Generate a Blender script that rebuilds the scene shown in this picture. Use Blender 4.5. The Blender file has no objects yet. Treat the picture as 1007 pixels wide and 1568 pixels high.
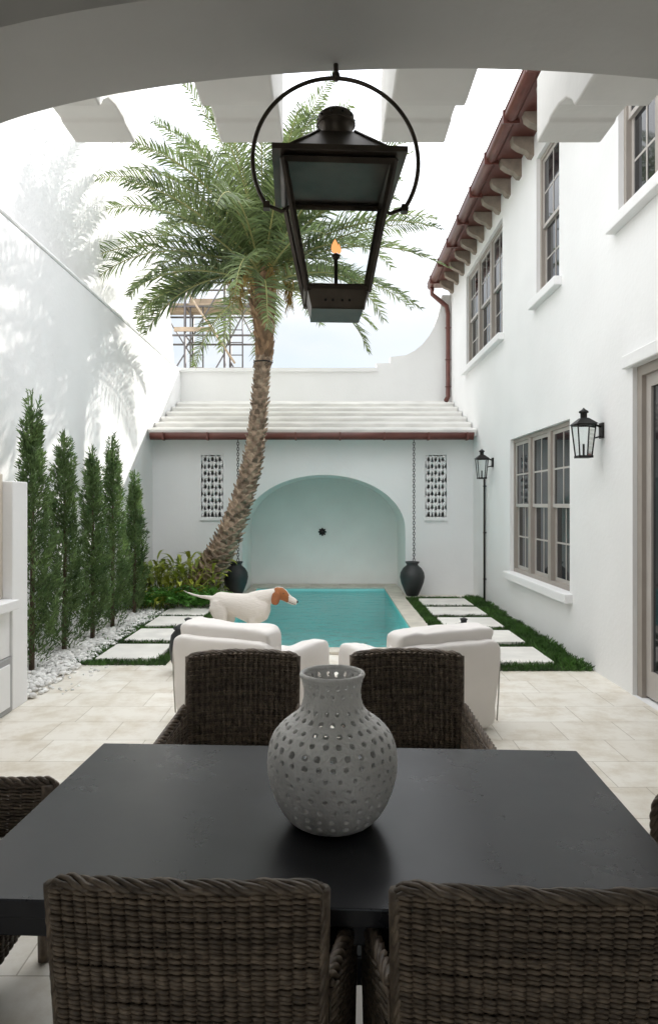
import bpy, bmesh, math, random
from mathutils import Vector, Matrix, noise
random.seed(7)
R=random.random
def U(a,b): return random.uniform(a,b)
scene=bpy.context.scene
scene.view_settings.view_transform='Standard'
scene.view_settings.look='None'
scene.view_settings.exposure=0

# ------------------------------------------------------------------ materials
def newmat(name):
    m=bpy.data.materials.new(name); m.use_nodes=True
    nt=m.node_tree
    p=nt.nodes['Principled BSDF']
    return m,nt,p
def M(name,col,rough=.7,var=.08,vscale=3,col2=None,bump=0,bscale=60,bdist=.004,metal=0,island=0,spec=.5,transl=0,stretch=None,detail=3):
    m,nt,p=newmat(name); N=nt.nodes; L=nt.links
    tc=N.new('ShaderNodeTexCoord')
    src=tc.outputs['Object']
    if stretch:
        mp=N.new('ShaderNodeMapping'); mp.inputs['Scale'].default_value=stretch
        L.new(src,mp.inputs['Vector']); src=mp.outputs['Vector']
    nz=N.new('ShaderNodeTexNoise'); nz.inputs['Scale'].default_value=vscale; nz.inputs['Detail'].default_value=detail
    L.new(src,nz.inputs['Vector'])
    rp=N.new('ShaderNodeValToRGB'); rp.color_ramp.elements[0].position=.3; rp.color_ramp.elements[1].position=.7
    a=[min(1,c*(1-var)) for c in col]; b=[min(1,c*(1+var)) for c in (col2 or col)]
    rp.color_ramp.elements[0].color=(*a,1); rp.color_ramp.elements[1].color=(*b,1)
    L.new(nz.outputs['Fac'],rp.inputs['Fac'])
    out=rp.outputs['Color']
    if island:
        g=N.new('ShaderNodeNewGeometry')
        mr=N.new('ShaderNodeMapRange'); mr.inputs['To Min'].default_value=1-island; mr.inputs['To Max'].default_value=1+island
        L.new(g.outputs['Random Per Island'],mr.inputs['Value'])
        hs=N.new('ShaderNodeHueSaturation'); L.new(out,hs.inputs['Color']); L.new(mr.outputs['Result'],hs.inputs['Value'])
        out=hs.outputs['Color']
    L.new(out,p.inputs['Base Color'])
    p.inputs['Roughness'].default_value=rough; p.inputs['Metallic'].default_value=metal
    p.inputs['Specular IOR Level'].default_value=spec
    if bump:
        n2=N.new('ShaderNodeTexNoise'); n2.inputs['Scale'].default_value=bscale; n2.inputs['Detail'].default_value=2
        L.new(src,n2.inputs['Vector'])
        bp=N.new('ShaderNodeBump'); bp.inputs['Strength'].default_value=bump; bp.inputs['Distance'].default_value=bdist
        L.new(n2.outputs['Fac'],bp.inputs['Height']); L.new(bp.outputs['Normal'],p.inputs['Normal'])
    if transl:
        t=N.new('ShaderNodeBsdfTranslucent'); L.new(out,t.inputs['Color'])
        mx=N.new('ShaderNodeMixShader'); mx.inputs[0].default_value=transl
        o=N['Material Output']
        L.new(p.outputs[0],mx.inputs[1]); L.new(t.outputs[0],mx.inputs[2]); L.new(mx.outputs[0],o.inputs['Surface'])
    return m

stucco=M('white_stucco',(.83,.83,.825),.85,.045,.7,bump=.35,bscale=22,bdist=.006,detail=6)
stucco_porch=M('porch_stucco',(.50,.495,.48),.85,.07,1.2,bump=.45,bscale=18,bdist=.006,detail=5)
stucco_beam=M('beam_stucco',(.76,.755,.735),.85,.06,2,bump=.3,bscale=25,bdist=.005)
mint=M('mint_plaster',(.88,.885,.855),.8,.05,1.2,detail=6)
rooftile=M('white_roof',(.78,.77,.74),.8,.12,2.2,stretch=(1,4,4))
brown_metal=M('brown_gutter',(.13,.045,.035),.4,.15,6,metal=.2)
corbelm=M('corbel_wood',(.25,.205,.165),.7,.2,8)
roofbrown=M('roof_tile_brown',(.16,.09,.07),.7,.25,6)
taupe=M('taupe_frame',(.34,.305,.27),.5,.05,4)
sashm=M('sash_paint',(.46,.43,.40),.45,.05,4)
darkglass,_nt,_p=newmat('window_glass')
_p.inputs['Base Color'].default_value=(.02,.022,.025,1); _p.inputs['Roughness'].default_value=.04; _p.inputs['Specular IOR Level'].default_value=.5
blackm=M('black_metal',(.02,.019,.018),.45,.2,10,metal=.5)
bronze=M('aged_bronze',(.06,.048,.037),.40,.5,6,metal=.6)
darkpot=M('dark_glaze',(.028,.031,.031),.5,.2,8,bump=.3,bscale=30)
stone=M('coping_stone',(.60,.56,.48),.7,.12,5,bump=.3,bscale=30)
paver=M('step_paver',(.75,.73,.68),.75,.12,3,island=.06)
soil=M('soil',(.05,.045,.03),.95,.3,12)
groundm=M('ground_earth',(.30,.29,.24),.95,.3,.3)
grassm=M('grass_blades',(.03,.08,.014),.6,.3,3,col2=(.06,.14,.024),island=.35,transl=.2)
pebm=M('white_pebbles',(.75,.74,.71),.6,.1,20,island=.2)
cypm=M('cypress_leaf',(.075,.14,.045),.65,.25,5,col2=(.14,.21,.07),island=.4,transl=.3)
barkm=M('bark',(.10,.07,.045),.9,.3,15)
trunkm=M('palm_trunk',(.21,.145,.10),.9,.35,9,col2=(.34,.255,.185),bump=.7,bscale=35,bdist=.01,island=.45)
bootm=M('palm_boot',(.23,.14,.08),.85,.3,9,island=.4)
palmleaf=M('palm_leaflet',(.105,.16,.06),.45,.25,1.2,col2=(.185,.235,.09),island=.45,transl=.35)
palmrach=M('palm_rachis',(.33,.32,.12),.5,.2,3)
inflo=M('palm_inflorescence',(.42,.27,.08),.7,.2,5)
philo=M('philodendron_leaf',(.12,.20,.025),.4,.25,2,col2=(.34,.36,.045),island=.35,transl=.3)
fernm=M('fern_leaf',(.08,.22,.03),.5,.25,3,island=.3,transl=.3)
wick=M('wicker',(.10,.074,.052),.5,.2,40,col2=(.17,.131,.095),island=.3)
cushion=M('white_upholstery',(.82,.785,.75),.8,.03,3)
seam=M('upholstery_seam',(.50,.47,.43),.8,.03,3)
ceramic=M('whitewashed_ceramic',(.82,.81,.785),.85,.12,7,col2=(.88,.87,.85),bump=.9,bscale=75,bdist=.005)
rust=M('scaffold_steel',(.13,.12,.12),.5,.3,5,metal=.5)
plank=M('scaffold_plank',(.36,.28,.20),.8,.2,4,island=.25)
beige=M('beige_stone',(.62,.56,.48),.75,.07,4)
greyd=M('grey_cabinet',(.36,.36,.36),.5,.05,4)

tablem,nt,p=newmat('black_table')
N=nt.nodes;L=nt.links
tc=N.new('ShaderNodeTexCoord'); nz=N.new('ShaderNodeTexNoise'); nz.inputs['Scale'].default_value=3; nz.inputs['Detail'].default_value=8; nz.inputs['Roughness'].default_value=.62
L.new(tc.outputs['Object'],nz.inputs['Vector'])
rp=N.new('ShaderNodeValToRGB'); rp.color_ramp.elements[0].color=(.0115,.012,.016,1); rp.color_ramp.elements[1].color=(.020,.021,.026,1)
L.new(nz.outputs['Fac'],rp.inputs['Fac']); L.new(rp.outputs[0],p.inputs['Base Color'])
mr=N.new('ShaderNodeMapRange'); mr.inputs['From Min'].default_value=.3; mr.inputs['From Max'].default_value=.7; mr.inputs['To Min'].default_value=.24; mr.inputs['To Max'].default_value=.36; L.new(nz.outputs['Fac'],mr.inputs['Value']); L.new(mr.outputs[0],p.inputs['Roughness'])
p.inputs['Specular IOR Level'].default_value=.4

pave,nt,p=newmat('ivory_paving'); N=nt.nodes;L=nt.links
tc=N.new('ShaderNodeTexCoord')
br=N.new('ShaderNodeTexBrick'); br.inputs['Scale'].default_value=1; br.inputs['Brick Width'].default_value=.66; br.inputs['Row Height'].default_value=.41
br.inputs['Mortar Size'].default_value=.0035; br.inputs['Mortar Smooth'].default_value=.3; br.offset=.37; br.squash=.72; br.squash_frequency=3; br.inputs['Bias'].default_value=0
br.inputs['Color1'].default_value=(.83,.80,.735,1); br.inputs['Color2'].default_value=(.745,.705,.63,1); br.inputs['Mortar'].default_value=(.50,.455,.38,1)
L.new(tc.outputs['Object'],br.inputs['Vector'])
nz=N.new('ShaderNodeTexNoise'); nz.inputs['Scale'].default_value=3.5; nz.inputs['Detail'].default_value=9; nz.inputs['Roughness'].default_value=.68; L.new(tc.outputs['Object'],nz.inputs['Vector'])
rp=N.new('ShaderNodeValToRGB'); rp.color_ramp.elements[0].position=.34; rp.color_ramp.elements[1].position=.56
rp.color_ramp.elements[0].color=(.82,.775,.70,1); rp.color_ramp.elements[1].color=(1.03,1.03,1.02,1)
L.new(nz.outputs['Fac'],rp.inputs['Fac'])
mx=N.new('ShaderNodeMix'); mx.data_type='RGBA'; mx.blend_type='MULTIPLY'; mx.inputs[0].default_value=1
L.new(br.outputs['Color'],mx.inputs[6]); L.new(rp.outputs[0],mx.inputs[7]); L.new(mx.outputs[2],p.inputs['Base Color'])
p.inputs['Roughness'].default_value=.5
bp=N.new('ShaderNodeBump'); bp.inputs['Strength'].default_value=.5; bp.inputs['Distance'].default_value=.004; bp.invert=True
L.new(br.outputs['Fac'],bp.inputs['Height']); L.new(bp.outputs[0],p.inputs['Normal'])

basinm=M('pool_plaster',(.34,.82,.81),.7,.05,2)
water=bpy.data.materials.new('pool_water'); water.use_nodes=True; nt=water.node_tree; N=nt.nodes; L=nt.links; N.clear()
o=N.new('ShaderNodeOutputMaterial'); t=N.new('ShaderNodeBsdfTransparent'); t.inputs[0].default_value=(.86,.98,.98,1)
g=N.new('ShaderNodeBsdfGlossy'); g.inputs['Roughness'].default_value=.03
fr=N.new('ShaderNodeFresnel'); fr.inputs[0].default_value=1.33
mx=N.new('ShaderNodeMixShader'); L.new(fr.outputs[0],mx.inputs[0]); L.new(t.outputs[0],mx.inputs[1]); L.new(g.outputs[0],mx.inputs[2]); L.new(mx.outputs[0],o.inputs[0])
tc=N.new('ShaderNodeTexCoord'); nz=N.new('ShaderNodeTexNoise'); nz.inputs['Scale'].default_value=5; nz.inputs['Detail'].default_value=3; L.new(tc.outputs['Object'],nz.inputs['Vector'])
bp=N.new('ShaderNodeBump'); bp.inputs['Strength'].default_value=.9; bp.inputs['Distance'].default_value=.04; L.new(nz.outputs[0],bp.inputs['Height'])
L.new(bp.outputs[0],g.inputs['Normal']); L.new(bp.outputs[0],fr.inputs['Normal'])
lglass=bpy.data.materials.new('lantern_glass'); lglass.use_nodes=True; nt=lglass.node_tree; N=nt.nodes; L=nt.links; N.clear()
o=N.new('ShaderNodeOutputMaterial'); t=N.new('ShaderNodeBsdfTransparent'); t.inputs[0].default_value=(.93,.95,.95,1)
g=N.new('ShaderNodeBsdfGlossy'); g.inputs['Roughness'].default_value=.02
fr=N.new('ShaderNodeFresnel'); fr.inputs[0].default_value=1.45
mx=N.new('ShaderNodeMixShader'); L.new(fr.outputs[0],mx.inputs[0]); L.new(t.outputs[0],mx.inputs[1]); L.new(g.outputs[0],mx.inputs[2]); L.new(mx.outputs[0],o.inputs[0])
flame=bpy.data.materials.new('gas_flame'); flame.use_nodes=True; nt=flame.node_tree; N=nt.nodes; L=nt.links; N.clear()
o=N.new('ShaderNodeOutputMaterial'); e=N.new('ShaderNodeEmission'); e.inputs[0].default_value=(1,.36,.13,1); e.inputs[1].default_value=1.6; L.new(e.outputs[0],o.inputs[0])

# ------------------------------------------------------------------ builder
class B:
    def __init__(s): s.v=[];s.f=[];s.m=[];s.s=[]
    def add(s,vs,fs,mat=0,smooth=False):
        o=len(s.v); s.v.extend([tuple(v) for v in vs])
        for f in fs: s.f.append(tuple(i+o for i in f)); s.m.append(mat); s.s.append(smooth)
    def box(s,x0,x1,y0,y1,z0,z1,mat=0,T=None):
        vs=[Vector(q) for q in ((x0,y0,z0),(x1,y0,z0),(x1,y1,z0),(x0,y1,z0),(x0,y0,z1),(x1,y0,z1),(x1,y1,z1),(x0,y1,z1))]
        if T is not None: vs=[T@v for v in vs]
        s.add(vs,[(0,3,2,1),(4,5,6,7),(0,1,5,4),(1,2,6,5),(2,3,7,6),(3,0,4,7)],mat)
    def tube(s,pts,rad,n=8,mat=0,cap=True,smooth=True,side=None):
        pts=[Vector(p) for p in pts]; k=len(pts)
        if not isinstance(rad,(list,tuple)): rad=[rad]*k
        vs=[];ref=None
        for i,p in enumerate(pts):
            t=(pts[min(i+1,k-1)]-pts[max(i-1,0)])
            t=t.normalized() if t.length>1e-9 else Vector((0,0,1))
            if side is not None: a=Vector(side)
            else:
                if ref is None:
                    ref=Vector((0,0,1)) if abs(t.z)<.9 else Vector((1,0,0))
                a=ref-t*ref.dot(t); a.normalize(); ref=a
            b=t.cross(a).normalized()
            r=rad[i]
            ra,rb=(r if isinstance(r,(tuple,list)) else (r,r))
            for j in range(n):
                th=2*math.pi*j/n
                vs.append(p+a*(ra*math.cos(th))+b*(rb*math.sin(th)))
        fs=[]
        for i in range(k-1):
            for j in range(n):
                fs.append((i*n+j,i*n+(j+1)%n,(i+1)*n+(j+1)%n,(i+1)*n+j))
        if cap: fs.append(tuple(range(n-1,-1,-1))); fs.append(tuple((k-1)*n+j for j in range(n)))
        s.add(vs,fs,mat,smooth)
    def ring(s,c,r,axis,rr,n=32,m=6,mat=0,a0=0,a1=2*math.pi,scale=(1,1)):
        A,Bv=Vector(axis[0]),Vector(axis[1]); c=Vector(c)
        pts=[c+A*(r*scale[0]*math.cos(a0+(a1-a0)*i/n))+Bv*(r*scale[1]*math.sin(a0+(a1-a0)*i/n)) for i in range(n+1)]
        s.tube(pts,rr,m,mat)
    def lathe(s,prof,c=(0,0,0),n=32,mat=0,smooth=True):
        c=Vector(c); vs=[];fs=[]
        for (r,z) in prof:
            for j in range(n):
                th=2*math.pi*j/n; vs.append(c+Vector((r*math.cos(th),r*math.sin(th),z)))
        for i in range(len(prof)-1):
            for j in range(n): fs.append((i*n+j,i*n+(j+1)%n,(i+1)*n+(j+1)%n,(i+1)*n+j))
        s.add(vs,fs,mat,smooth)
    def extr(s,poly,axis,a,b,mat=0,smooth=False):
        def mk(p,t):
            if axis=='x': return (t,p[0],p[1])
            if axis=='y': return (p[0],t,p[1])
            return (p[0],p[1],t)
        n=len(poly)
        s.add([mk(p,a) for p in poly]+[mk(p,b) for p in poly],[tuple(range(n)),tuple(range(2*n-1,n-1,-1))],mat)
        s.add([mk(p,a) for p in poly]+[mk(p,b) for p in poly],[(i,(i+1)%n,n+(i+1)%n,n+i) for i in range(n)],mat,smooth)
    def pillow(s,c,size,e=.35,mat=0,nu=36,nv=20,T=None,wr=.0,seed=0):
        vs=[];fs=[]
        def sp(v,e): return math.copysign(abs(v)**e,v)
        for i in range(nv+1):
            ph=-math.pi/2+math.pi*i/nv
            for j in range(nu):
                th=2*math.pi*j/nu
                v=Vector((sp(math.cos(ph),e)*sp(math.cos(th),e)*size[0]/2,sp(math.cos(ph),e)*sp(math.sin(th),e)*size[1]/2,sp(math.sin(ph),e)*size[2]/2))
                if wr:
                    q=v*5+Vector((seed*3.1,seed,0)); d=noise.noise(q)*wr+noise.noise(q*3)*wr*.35
                    v+=v.normalized()*d
                v+=Vector(c)
                if T is not None: v=T@v
                vs.append(v)
        for i in range(nv):
            for j in range(nu): fs.append((i*nu+j,i*nu+(j+1)%nu,(i+1)*nu+(j+1)%nu,(i+1)*nu+j))
        s.add(vs,fs,mat,True)
    def obj(s,name,mats,parent=None,loc=(0,0,0),rotz=0,bevel=0,mesh=None):
        me=bpy.data.meshes.new(name); me.from_pydata(s.v,[],s.f)
        for m in mats: me.materials.append(m)
        me.polygons.foreach_set('material_index',s.m); me.polygons.foreach_set('use_smooth',s.s); me.update()
        ob=bpy.data.objects.new(name,me); scene.collection.objects.link(ob)
        ob.location=loc; ob.rotation_euler=(0,0,rotz)
        if parent: ob.parent=parent
        if bevel:
            bm=bmesh.new(); bm.from_mesh(me); bmesh.ops.remove_doubles(bm,verts=bm.verts,dist=1e-5); bmesh.ops.recalc_face_normals(bm,faces=bm.faces); bm.to_mesh(me); bm.free()
            md=ob.modifiers.new('bevel','BEVEL'); md.width=bevel; md.segments=2; md.limit_method='ANGLE'
        return ob
def empty(name,loc=(0,0,0),rotz=0):
    e=bpy.data.objects.new(name,None); scene.collection.objects.link(e); e.location=loc; e.rotation_euler=(0,0,rotz); e.empty_display_size=.2
    return e
def inst(ob,name,loc,rotz,parent=None):
    o=bpy.data.objects.new(name,ob.data); scene.collection.objects.link(o); o.location=loc; o.rotation_euler=(0,0,rotz)
    if parent: o.parent=parent
    return o

XL,XR=-3.3,2.7
YB=12.8
PX0,PX1,PY0,PY1=-1.45,1.12,7.95,13.72

def sheet(b,xs,ys,z,holes,mat=0):
    for i in range(len(xs)-1):
        for j in range(len(ys)-1):
            cx=(xs[i]+xs[i+1])/2; cy=(ys[j]+ys[j+1])/2
            if any(h[0]<cx<h[1] and h[2]<cy<h[3] for h in holes): continue
            b.add([(xs[i],ys[j],z),(xs[i+1],ys[j],z),(xs[i+1],ys[j+1],z),(xs[i],ys[j+1],z)],[(0,1,2,3)],mat)
pool=(PX0,PX1,PY0,PY1)
b=B(); sheet(b,[-800,PX0,PX1,800],[-800,PY0,PY1,800],-.02,[pool]); b.obj('ground',[groundm])
b=B(); sheet(b,[XL,PX0,PX1,XR],[-6,PY0,PY1,14.3],0,[pool]); b.obj('paving',[pave])

P=empty('swimming_pool')
b=B()
d=-.80
b.add([(PX0,PY0,0),(PX1,PY0,0),(PX1,PY1,0),(PX0,PY1,0),(PX0,PY0,d),(PX1,PY0,d),(PX1,PY1,d),(PX0,PY1,d)],[(4,5,6,7),(0,1,5,4),(1,2,6,5),(2,3,7,6),(3,0,4,7)])
b.obj('basin',[basinm],P)
b=B(); b.add([(PX0,PY0,-.045),(PX1,PY0,-.045),(PX1,PY1,-.045),(PX0,PY1,-.045)],[(0,1,2,3)]); b.obj('water',[water],P)
b=B(); w=.24
def run(x0,x1,y0,y1,alongy):
    n=max(1,round(((y1-y0) if alongy else (x1-x0))/.6))
    for i in range(n):
        if alongy: a=y0+(y1-y0)*i/n; c=y0+(y1-y0)*(i+1)/n; b.box(x0,x1,a+.002,c-.002,.002,.035)
        else: a=x0+(x1-x0)*i/n; c=x0+(x1-x0)*(i+1)/n; b.box(a+.002,c-.002,y0,y1,.002,.035)
run(PX0-w,PX0+.02,PY0,12.79,True); run(PX1-.02,PX1+w,PY0,12.79,True); run(PX0-w,PX1+w,PY0-w,PY0,False)
run(PX0-.13,PX0+.02,12.8,PY1,True); run(PX1-.02,PX1+.28,12.8,PY1,True); run(PX0-.13,PX1+.28,PY1,14.29,False)
b.obj('coping',[stone],P,bevel=.008)

# ------------------------------------------------------------------ back pavilion
G=empty('pool_pavilion')
AC,AW,ASP,ARI=-.095,1.525,1.22,1.03
def arch(x):
    t=max(0,1-((x-AC)/AW)**2); return ASP+ARI*t**.5
EH=2.98
gr=[(-2.39,-1.98),(1.80,2.20)]; gz=(1.46,2.62)
xs=[XL,gr[0][0],gr[0][1]]+[AC-AW*math.cos(math.pi*i/40) for i in range(41)]+[gr[1][0],gr[1][1],XR]
b=B()
for i in range(len(xs)-1):
    x0,x1=xs[i],xs[i+1]; c=(x0+x1)/2
    if abs(c-AC)<AW:
        b.add([(x0,YB,arch(x0)),(x1,YB,arch(x1)),(x1,YB,EH),(x0,YB,EH)],[(0,1,2,3)])
        b.add([(x0,YB,arch(x0)),(x1,YB,arch(x1)),(x1,14.3,arch(x1)),(x0,14.3,arch(x0))],[(3,2,1,0)],1,True)
        b.add([(x0,14.3,0),(x1,14.3,0),(x1,14.3,arch(x1)),(x0,14.3,arch(x0))],[(0,1,2,3)],1)
    elif any(abs(c-(g[0]+g[1])/2)<.1 for g in gr):
        b.add([(x0,YB,0),(x1,YB,0),(x1,YB,gz[0]),(x0,YB,gz[0])],[(0,1,2,3)])
        b.add([(x0,YB,gz[1]),(x1,YB,gz[1]),(x1,YB,EH),(x0,YB,EH)],[(0,1,2,3)])
        dd=YB+.2
        b.add([(x0,YB,gz[0]),(x1,YB,gz[0]),(x1,YB,gz[1]),(x0,YB,gz[1]),(x0,dd,gz[0]),(x1,dd,gz[0]),(x1,dd,gz[1]),(x0,dd,gz[1])],[(0,1,5,4),(1,2,6,5),(2,3,7,6),(3,0,4,7)])
    else: b.add([(x0,YB,0),(x1,YB,0),(x1,YB,EH),(x0,YB,EH)],[(0,1,2,3)])
for x in (AC-AW,AC+AW):
    b.add([(x,YB,0),(x,14.3,0),(x,14.3,ASP),(x,YB,ASP)],[(0,1,2,3)],1)
b.obj('walls',[stucco,mint],G)
b=B()
for (x0,x1) in gr:
    y=YB+.03; cw=(x1-x0)/3; ch=(gz[1]-gz[0])/9
    for r in range(-1,10):
        for c in range(-1,4):
            cx=x0+cw*(c+.5+(.5 if r%2 else 0)); cz=gz[0]+ch*r
            pts=[]
            for k in range(9):
                a=math.pi*k/8; px=cx-cw*.5*math.cos(a); pz=cz+ch*1.05*math.sin(a)
                pts.append((px,y,pz))
            pts=[q for q in pts if x0-.005<=q[0]<=x1+.005 and gz[0]-.005<=q[2]<=gz[1]+.005]
            if len(pts)>1: b.tube(pts,[(.040,.020)]*len(pts),6,0,smooth=True)
    f=.035
    b.box(x0-f,x0,YB-.015,YB+.1,gz[0]-f,gz[1]+f); b.box(x1,x1+f,YB-.015,YB+.1,gz[0]-f,gz[1]+f)
    b.box(x0,x1,YB-.015,YB+.1,gz[1],gz[1]+f); b.box(x0-.02,x1+.02,YB-.04,YB+.1,gz[0]-f-.03,gz[0]-.001)
b.obj('lattice_grilles',[stucco],G)
poly=[(12.45,2.94)]
n=6
for i in range(n):
    y0=12.45+2.75*i/n; h0=3.0+ .98*i/n
    poly+=[(y0-.02,h0),(y0-.03,h0+.05),(y0,h0+.085),(y0+2.75/n-.02,h0+.98/n-.015)]
poly+=[(15.2,4.0),(15.2,3.0),(12.8,2.94)]
b=B(); b.extr(poly,'x',XL+.02,XR-.02); b.obj('stepped_roof',[rooftile],G)
b=B(); b.tube([(XL+.06,12.40,2.93),(2.62,12.40,2.93)],.062,12); b.tube([(XL+.05,12.40,2.975),(2.63,12.40,2.975)],.03,8)
for x in [-3,-2.2,-1.4,-.6,.2,1.0,1.8,2.5]: b.box(x-.015,x+.015,12.33,12.47,2.86,3.0)
b.obj('gutter',[brown_metal],G)
S=1045/15.2
def pp(x,y): return ((x-505)/S,1.7+(772-y)/S)
prof=[pp(275,900),pp(275,567),pp(578,567),pp(578,556),pp(599,556),pp(599,546.5),pp(622,544),pp(636,537),pp(648,527),pp(658,514),pp(666,500),pp(672,484),pp(676,468),pp(678,452),pp(691,452),pp(691,900)]
b=B(); b.extr(prof,'y',15.2,15.5); b.extr([pp(275,569),pp(275,563.5),pp(578.8,563.5),pp(578.8,569)],'y',15.17,15.53)
b.obj('curved_parapet',[stucco],G)
b=B(); cx,cz=-.14,1.12
for k in range(8):
    a=k*math.pi/4; b.pillow((0,0,0),(.075,.03,.045),.9,0,12,8,Matrix.Translation((cx+.048*math.cos(a),14.285,cz+.048*math.sin(a)))@Matrix.Rotation(-a,4,'Y'))
b.pillow((cx,14.27,cz),(.06,.06,.06),.9,0,12,8); b.tube([(cx,14.27,cz),(cx,14.18,cz-.01)],.014,8)
b.obj('fountain_spout',[blackm],G)
def chain(x,name,y=12.40,top=2.87,bot=.62):
    b=B(); L_=.06; n=int((top-bot)/(L_*.8))
    for i in range(n):
        z=top-(i+.5)*L_*.8; ax=((1,0,0),(0,0,1)) if i%2 else ((0,1,0),(0,0,1))
        b.ring((x,y,z),.028,ax,.0065,10,4,scale=(.7,1.2))
    b.obj(name,[rust])
chain(-1.65,'rain_chain'); chain(1.54,'rain_chain.001')
def urn(x,name,y=12.40):
    b=B(); pr=[(.0,0.0),(.10,0),(.115,.02),(.15,.10),(.205,.24),(.225,.34),(.215,.42),(.17,.50),(.115,.545),(.10,.57),(.125,.60),(.13,.62),(.11,.62),(.09,.58),(.09,.5),(0,.45)]
    b.lathe(pr,(0,0,.037),32)
    b.obj(name,[darkpot],loc=(x,y,0))
urn(-1.69,'garden_urn'); urn(1.51,'garden_urn.001')

# ------------------------------------------------------------------ left walls
b=B()
poly=[(-3,0),(15.5,0),(15.5,4.64),(-3,4.64)]
b.extr(poly,'x',XL-.22,XL); b.box(XL-.25,XL+.012,-3,15.5,4.641,4.69)
b.obj('courtyard_wall',[stucco],bevel=.02)
b=B()
poly=[(-3,0),(16.7,0),(16.7,5.4),(16.5,6.0),(16.0,6.7),(15.4,7.2),(14.95,7.9),(14.6,8.8),(14.45,9.6),(14.4,10.4),(-3,10.4)]
b.extr(poly,'x',-9,-3.8); b.obj('neighbor_house',[stucco])

# ------------------------------------------------------------------ right house
H=empty('white_house')
wins=[(7.67,10.19,.70,2.66,3),(10.65,13.45,4.36,6.18,3),(8.02,8.9,4.36,6.2,1),(5.0,6.38,4.36,6.2,2)]
door=(4.5,6.08,0,2.92)
ops=[w[:4] for w in wins]+[door]
ys=sorted({3.0,15.3}|{o[0] for o in ops}|{o[1] for o in ops}); zs=sorted({0,6.55}|{o[2] for o in ops}|{o[3] for o in ops})
b=B()
for i in range(len(ys)-1):
    for j in range(len(zs)-1):
        cy=(ys[i]+ys[i+1])/2; cz=(zs[j]+zs[j+1])/2
        if any(o[0]<cy<o[1] and o[2]<cz<o[3] for o in ops): continue
        b.add([(XR,ys[i],zs[j]),(XR,ys[i],zs[j+1]),(XR,ys[i+1],zs[j+1]),(XR,ys[i+1],zs[j])],[(0,1,2,3)])
D=.2
for o in ops:
    y0,y1,z0,z1=o
    b.add([(XR,y0,z0),(XR,y1,z0),(XR,y1,z1),(XR,y0,z1),(XR+D,y0,z0),(XR+D,y1,z0),(XR+D,y1,z1),(XR+D,y0,z1)],[(0,1,5,4),(1,2,6,5),(2,3,7,6),(3,0,4,7)])
b.add([(XR,15.3,0),(9,15.3,0),(9,15.3,6.55),(XR,15.3,6.55)],[(0,1,2,3)])
b.add([(XR,3,0),(9,3,0),(9,3,6.55),(XR,3,6.55)],[(0,1,2,3)])
b.add([(9,3,0),(9,15.3,0),(9,15.3,6.55),(9,3,6.55)],[(0,1,2,3)])
b.obj('walls',[stucco],H)
b=B()
for (y0,y1,z0,z1,n) in wins:
    b.box(XR-.09,XR+.1,y0-.09,y1+.09,z0-.11,z0-.001)
b.box(XR-.05,XR+.0,door[0]-.12,door[1]+.12,door[3]+.0,door[3]+.12)
b.obj('window_sills',[stucco],H,bevel=.01)
def window(k,y0,y1,z0,z1,n):
    b=B(); X=XR+.05; f=.055
    b.box(X,X+.11,y0+.002,y0+f,z0,z1,0); b.box(X,X+.11,y1-f,y1-.002,z0,z1,0); b.box(X,X+.11,y0+f,y1-f,z1-f,z1-.002,0); b.box(X,X+.11,y0+f,y1-f,z0+.002,z0+f,0)
    W=(y1-y0-2*f-(n-1)*.11)/n
    for i in range(n):
        a=y0+f+i*(W+.11)
        if i<n-1: b.box(X-.01,X+.12,a+W,a+W+.11,z0+f,z1-f,0)
        zm=(z0+z1)/2
        for (q0,q1,xo) in ((z0+f,zm+.02,.05),(zm-.02,z1-f,.02)):
            s_=.045; x=X+xo
            b.box(x,x+.03,a,a+s_,q0,q1,1); b.box(x,x+.03,a+W-s_,a+W,q0,q1,1); b.box(x,x+.03,a+s_,a+W-s_,q0,q0+s_,1); b.box(x,x+.03,a+s_,a+W-s_,q1-s_,q1,1)
            b.box(x+.004,x+.022,a+W/2-.011,a+W/2+.011,q0+s_,q1-s_,1)
            b.box(x+.006,x+.020,a+s_,a+W-s_,(q0+q1)/2-.011,(q0+q1)/2+.011,1)
            b.box(x+.010,x+.014,a+s_,a+W-s_,q0+s_,q1-s_,2)
    b.obj('window_%d'%k,[taupe,sashm,darkglass],H)
for k,w_ in enumerate(wins): window(k,*w_)
b=B(); y0,y1,z0,z1=door; X=XR+.04
b.box(X,X+.14,y1-.09,y1-.002,z0,z1,0); b.box(X,X+.14,y0+.002,y0+.09,z0,z1,0); b.box(X,X+.14,y0+.09,y1-.09,z1-.09,z1-.002,0)
for (a,c) in ((y0+.09,(y0+y1)/2),((y0+y1)/2,y1-.09)):
    b.box(X+.04,X+.09,a,a+.09,.02,z1-.09,1); b.box(X+.04,X+.09,c-.09,c,.02,z1-.09,1); b.box(X+.04,X+.09,a+.09,c-.09,.02,.25,1); b.box(X+.04,X+.09,a+.09,c-.09,z1-.2,z1-.09,1)
    b.box(X+.06,X+.07,a+.09,c-.09,.25,z1-.2,2)
b.obj('door',[taupe,sashm,darkglass],H)
b=B()
b.box(2.36,XR+.3,3.0,15.32,6.551,6.60,0)
yy=3.2
while yy<15.3:
    b.extr([(XR,6.30),(XR-.05,6.31),(XR-.10,6.37),(XR-.2,6.41),(XR-.27,6.46),(XR-.29,6.548),(XR,6.548)],'y',yy,yy+.13,1)
    yy+=.58
b.obj('eaves',[brown_metal,corbelm],H)
b=B(); b.extr([(2.27,6.64),(2.32,6.602),(9.2,6.602),(9.2,8.6),(5.7,8.6)],'y',3.0,15.35)
yy=3.1
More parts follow.
